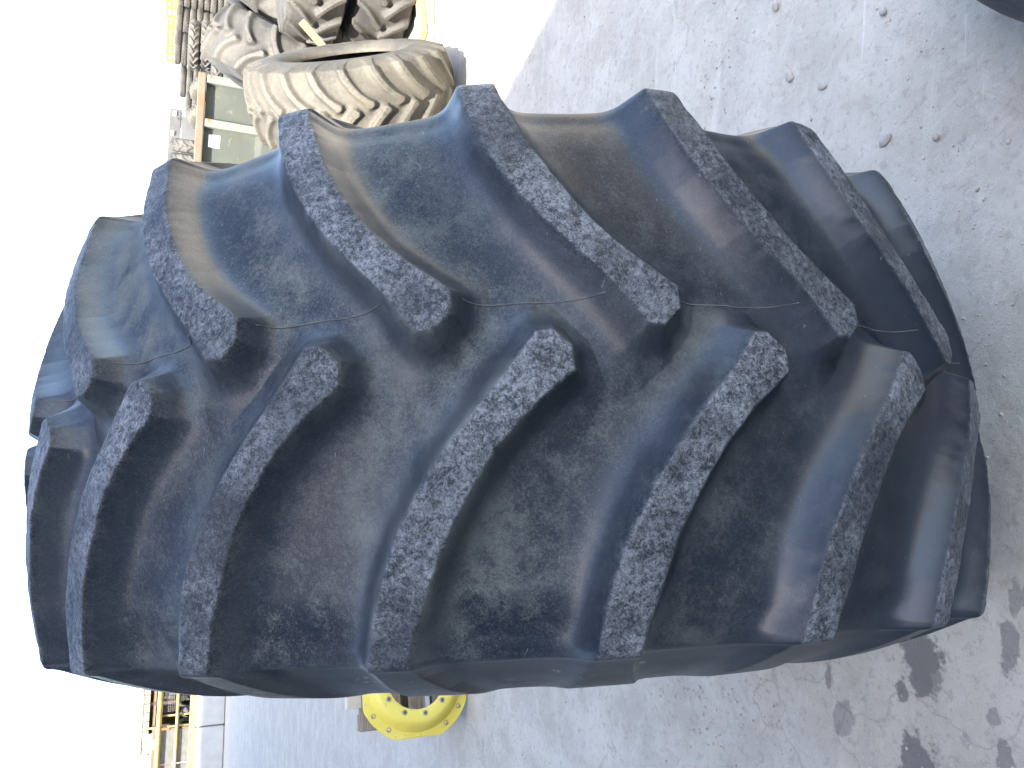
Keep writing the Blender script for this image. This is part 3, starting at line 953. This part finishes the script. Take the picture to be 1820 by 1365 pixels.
# ------------------------------------------------------------------ yellow wheel centre and pallet
def wheel_centre():
    t = NT('yellow_wheel_paint')
    c = t.mix(t.step(t.noise(5, 6, .6), .35, .7), (.66, .53, .08), (.74, .61, .12))
    c = t.mix(t.step(t.noise(26, 7, .7), .62, .68), c, (.42, .34, .16))
    t.fin(c, .45, t.bump(t.noise(60, 4, .6), .15, .002))
    hole_m = simple('bolt_hole_dark', (.10, .075, .04), (.16, .12, .06))
    ring_m = simple('bare_bolt_seat', (.30, .27, .20), (.36, .32, .24), 40)
    R, FL = .318, .292
    r = empty('wheel_centre', (-1.675, 4.14, 0.005), (0, 0, 0))
    tag(r, 'yellow dished wheel centre with bolt holes standing against a pallet', 'wheel centre')
    nseg = 96
    rings = [(.158, .000), (.158, -.012), (.162, -.015), (.215, -.015), (.228, -.012), (.245, .006), (.262, .040), (.268, .052), (1.0, .055), (1.003, .060), (1.003, .067), (.27, .067), (.262, .054), (.24, .018), (.22, .000), (.158, .000)]
    verts, faces = [], []
    for i in range(nseg):
        a = 2 * math.pi * i / nseg
        ca, sa = math.cos(a), math.sin(a)
        outer = min(R, FL / max(abs(ca), 1e-6), FL / max(abs(sa), 1e-6))
        for rr, d in rings:
            q = outer * rr if rr > .9 else rr
            verts.append((q * ca, d, q * sa + FL))
    m = len(rings)
    for i in range(nseg):
        j = (i + 1) % nseg
        for k in range(m - 1): faces.append((i * m + k, j * m + k, j * m + k + 1, i * m + k + 1))
    me = bpy.data.meshes.new('disc'); me.from_pydata(verts, [], faces)
    bm = bmesh.new(); bm.from_mesh(me); bmesh.ops.recalc_face_normals(bm, faces=bm.faces); bm.to_mesh(me); bm.free()
    me.polygons.foreach_set('use_smooth', [True] * len(me.polygons))
    me.set_sharp_from_angle(angle=math.radians(40))
    obj('disc', me, t.m, r)
    def bolt(a, rad, d, s):
        ring = obj('bolt_seat', lathe_mesh('bolt_seat', [(.008 * s, -.0018), (.014 * s, -.0018), (.015 * s, 0), (.015 * s, .004)], 20), ring_m, r, (rad * math.cos(a), d, rad * math.sin(a) + FL), (-math.pi / 2, 0, 0))
        obj('bolt_hole', lathe_mesh('bolt_hole', [(0, -.0006), (.009 * s, -.0006), (.009 * s, .003)], 20), hole_m, ring)
    for k in range(16):
        a = 2 * math.pi * (k + .5) / 16
        if abs(math.cos(a)) > .96 or abs(math.sin(a)) > .96: continue
        bolt(a, .288, .054, 1.0)
    for k in range(10): bolt(2 * math.pi * (k + .3) / 10, 0.184, -.0165, 1.0)
    r.rotation_euler = (math.radians(-5), 0, math.radians(30))
    # pallet
    wood = NT('weathered_pallet_wood')
    g = wood.noise(9, 6, .65, wood.map(scale=(1, 8, 8)))
    cw = wood.mix(wood.step(g, .35, .7), (.17, .13, .095), (.34, .28, .21))
    wood.fin(cw, .85, wood.bump(g, .4, .004))
    p = empty('pallet', (-1.80, 4.44, 0.005), (math.radians(-8), 0, math.radians(26)))
    tag(p, 'weathered wooden pallet on edge behind the yellow wheel centre', 'pallet')
    for k in range(4):
        box('board', (0, 0, .06 + k * .145), (.50, .02, .10), wood.m, p, .003)
    for x in (-.2, 0, .2):
        box('stringer', (x, .06, .28), (.09, .09, .54), wood.m, p, .004)
    for k in range(3):
        box('board', (0, .115, .06 + k * .21), (.50, .02, .10), wood.m, p, .003)
    pale = simple('pale_fresh_wood', (.48, .42, .32), (.56, .50, .40), 20)
    o = box('wood_batten', (-1.70, 4.42, .60), (.42, .06, .085), pale, None, .004, (0, 0, .38))
    tag(o, 'pale wood batten sticking out above the yellow wheel centre', 'batten')
    return wood.m
WOOD = wheel_centre()

# ------------------------------------------------------------------ loose wood and stones
def loose():
    yw = simple('yellow_pine', (.27, .19, .07), (.33, .24, .10), 12, .8)
    def plank(name, a, b, w, th, label, m, cat='plank', z=None):
        a, b = Vector(a), Vector(b)
        d = b - a
        o = box(name, (0, 0, 0), (d.length, w, th), m, None, .004)
        o.location = (a + b) / 2 + Vector((0, 0, th / 2))
        o.rotation_euler = d.to_track_quat('X', 'Z').to_euler()
        tag(o, label, cat)
        return o
    plank('plank', (3.25, 6.10, .0), (2.66, 5.86, .0), .12, .045, 'short yellow pine plank on the sunlit ground before the flat tyres', yw)
    plank('stick', (3.1, 5.72, .0), (2.55, 5.60, .0), .025, .022, 'thin dark stick on the sunlit ground near the pine plank', WOOD, 'stick')
    plank('board', (1.56, 5.35, .0), (2.08, 7.2, .0), .24, .03, 'pale board on the ground left of the dusty tan tyre', WOOD, 'board')
    plank('timber_stake', (1.95, 6.25, .0), (2.64, 6.02, .90), .07, .05, 'pale slanting timber stake between the dusty tyre and the flat tyres', simple('stake_wood', (.16, .12, .06), (.22, .17, .09), 15), 'stake')
    stone_m = simple('river_stone', (.27, .245, .21), (.40, .37, .32), 14, .85, .4, 90, .002)
    def stone(x, y, r, sx, label, a=0.):
        bm = bmesh.new(); bmesh.ops.create_icosphere(bm, subdivisions=3, radius=1.0)
        P = np.array([v.co[:] for v in bm.verts])
        k = 1 + .30 * vnoise(P, 1.3, int(abs(x) * 100)) + .10 * vnoise(P, 3.1, 3)
        for v, s in zip(bm.verts, k): v.co = (v.co.x * s * r * sx, v.co.y * s * r, v.co.z * s * r * .55)
        o = obj('stone', bm_mesh('stone', bm, True), stone_m, None, (x, y, r * .12), (0, 0, a))
        tag(o, label, 'stone', 'loose stones on the concrete')
    stone(.93, 1.76, .0145, 1.25, 'smooth oval grey stone on the concrete between two rubber smears', .4)
    stone(.86, 1.63, .0125, 1.2, 'brownish stone pressed in the concrete beside the oval stone', 1.0)
    stone(.65, 1.41, .0130, 1.3, 'pale angular stone nearest the tyre shoulder', 2.0)
    stone(1.17, 1.84, .0120, 1.4, 'small stone at the top picture edge above the oval stone', .7)
    stone(.62, 1.27, .008, 1.2, 'small flat stone in the dust near the lowest lug', .2)
    stone(1.10, 2.55, .010, 1.2, 'small round stone near the sunlit edge', .2)
    stone(.98, 1.44, .009, 1.2, 'small grey pebble by the wheel ruts on the right', 1.2)
    seeds = []
    r2 = random.Random(3)
    for i in range(9000):
        u = r2.random()
        x = r2.uniform(-3.2, 2.6); y = r2.uniform(.55, 4.6)
        if r2.random() < .5: y = r2.uniform(.55, 2.2); x = r2.uniform(-1.3, 1.5)
        d = math.hypot(x, y)
        r = .0013 + .0034 * r2.random() ** 3 + (.003 if r2.random() < .04 else 0)
        seeds.append((x, y, r))
    g = obj('gravel', gravel_mesh('gravel', seeds), simple('gravel_grit', (.30, .27, .23), (.50, .46, .40), 25, .9))
    g.location.z = -.0055
    tag(g, 'scattered grit and tiny pebbles on the dusty concrete', 'gravel', kind='stuff')
loose()
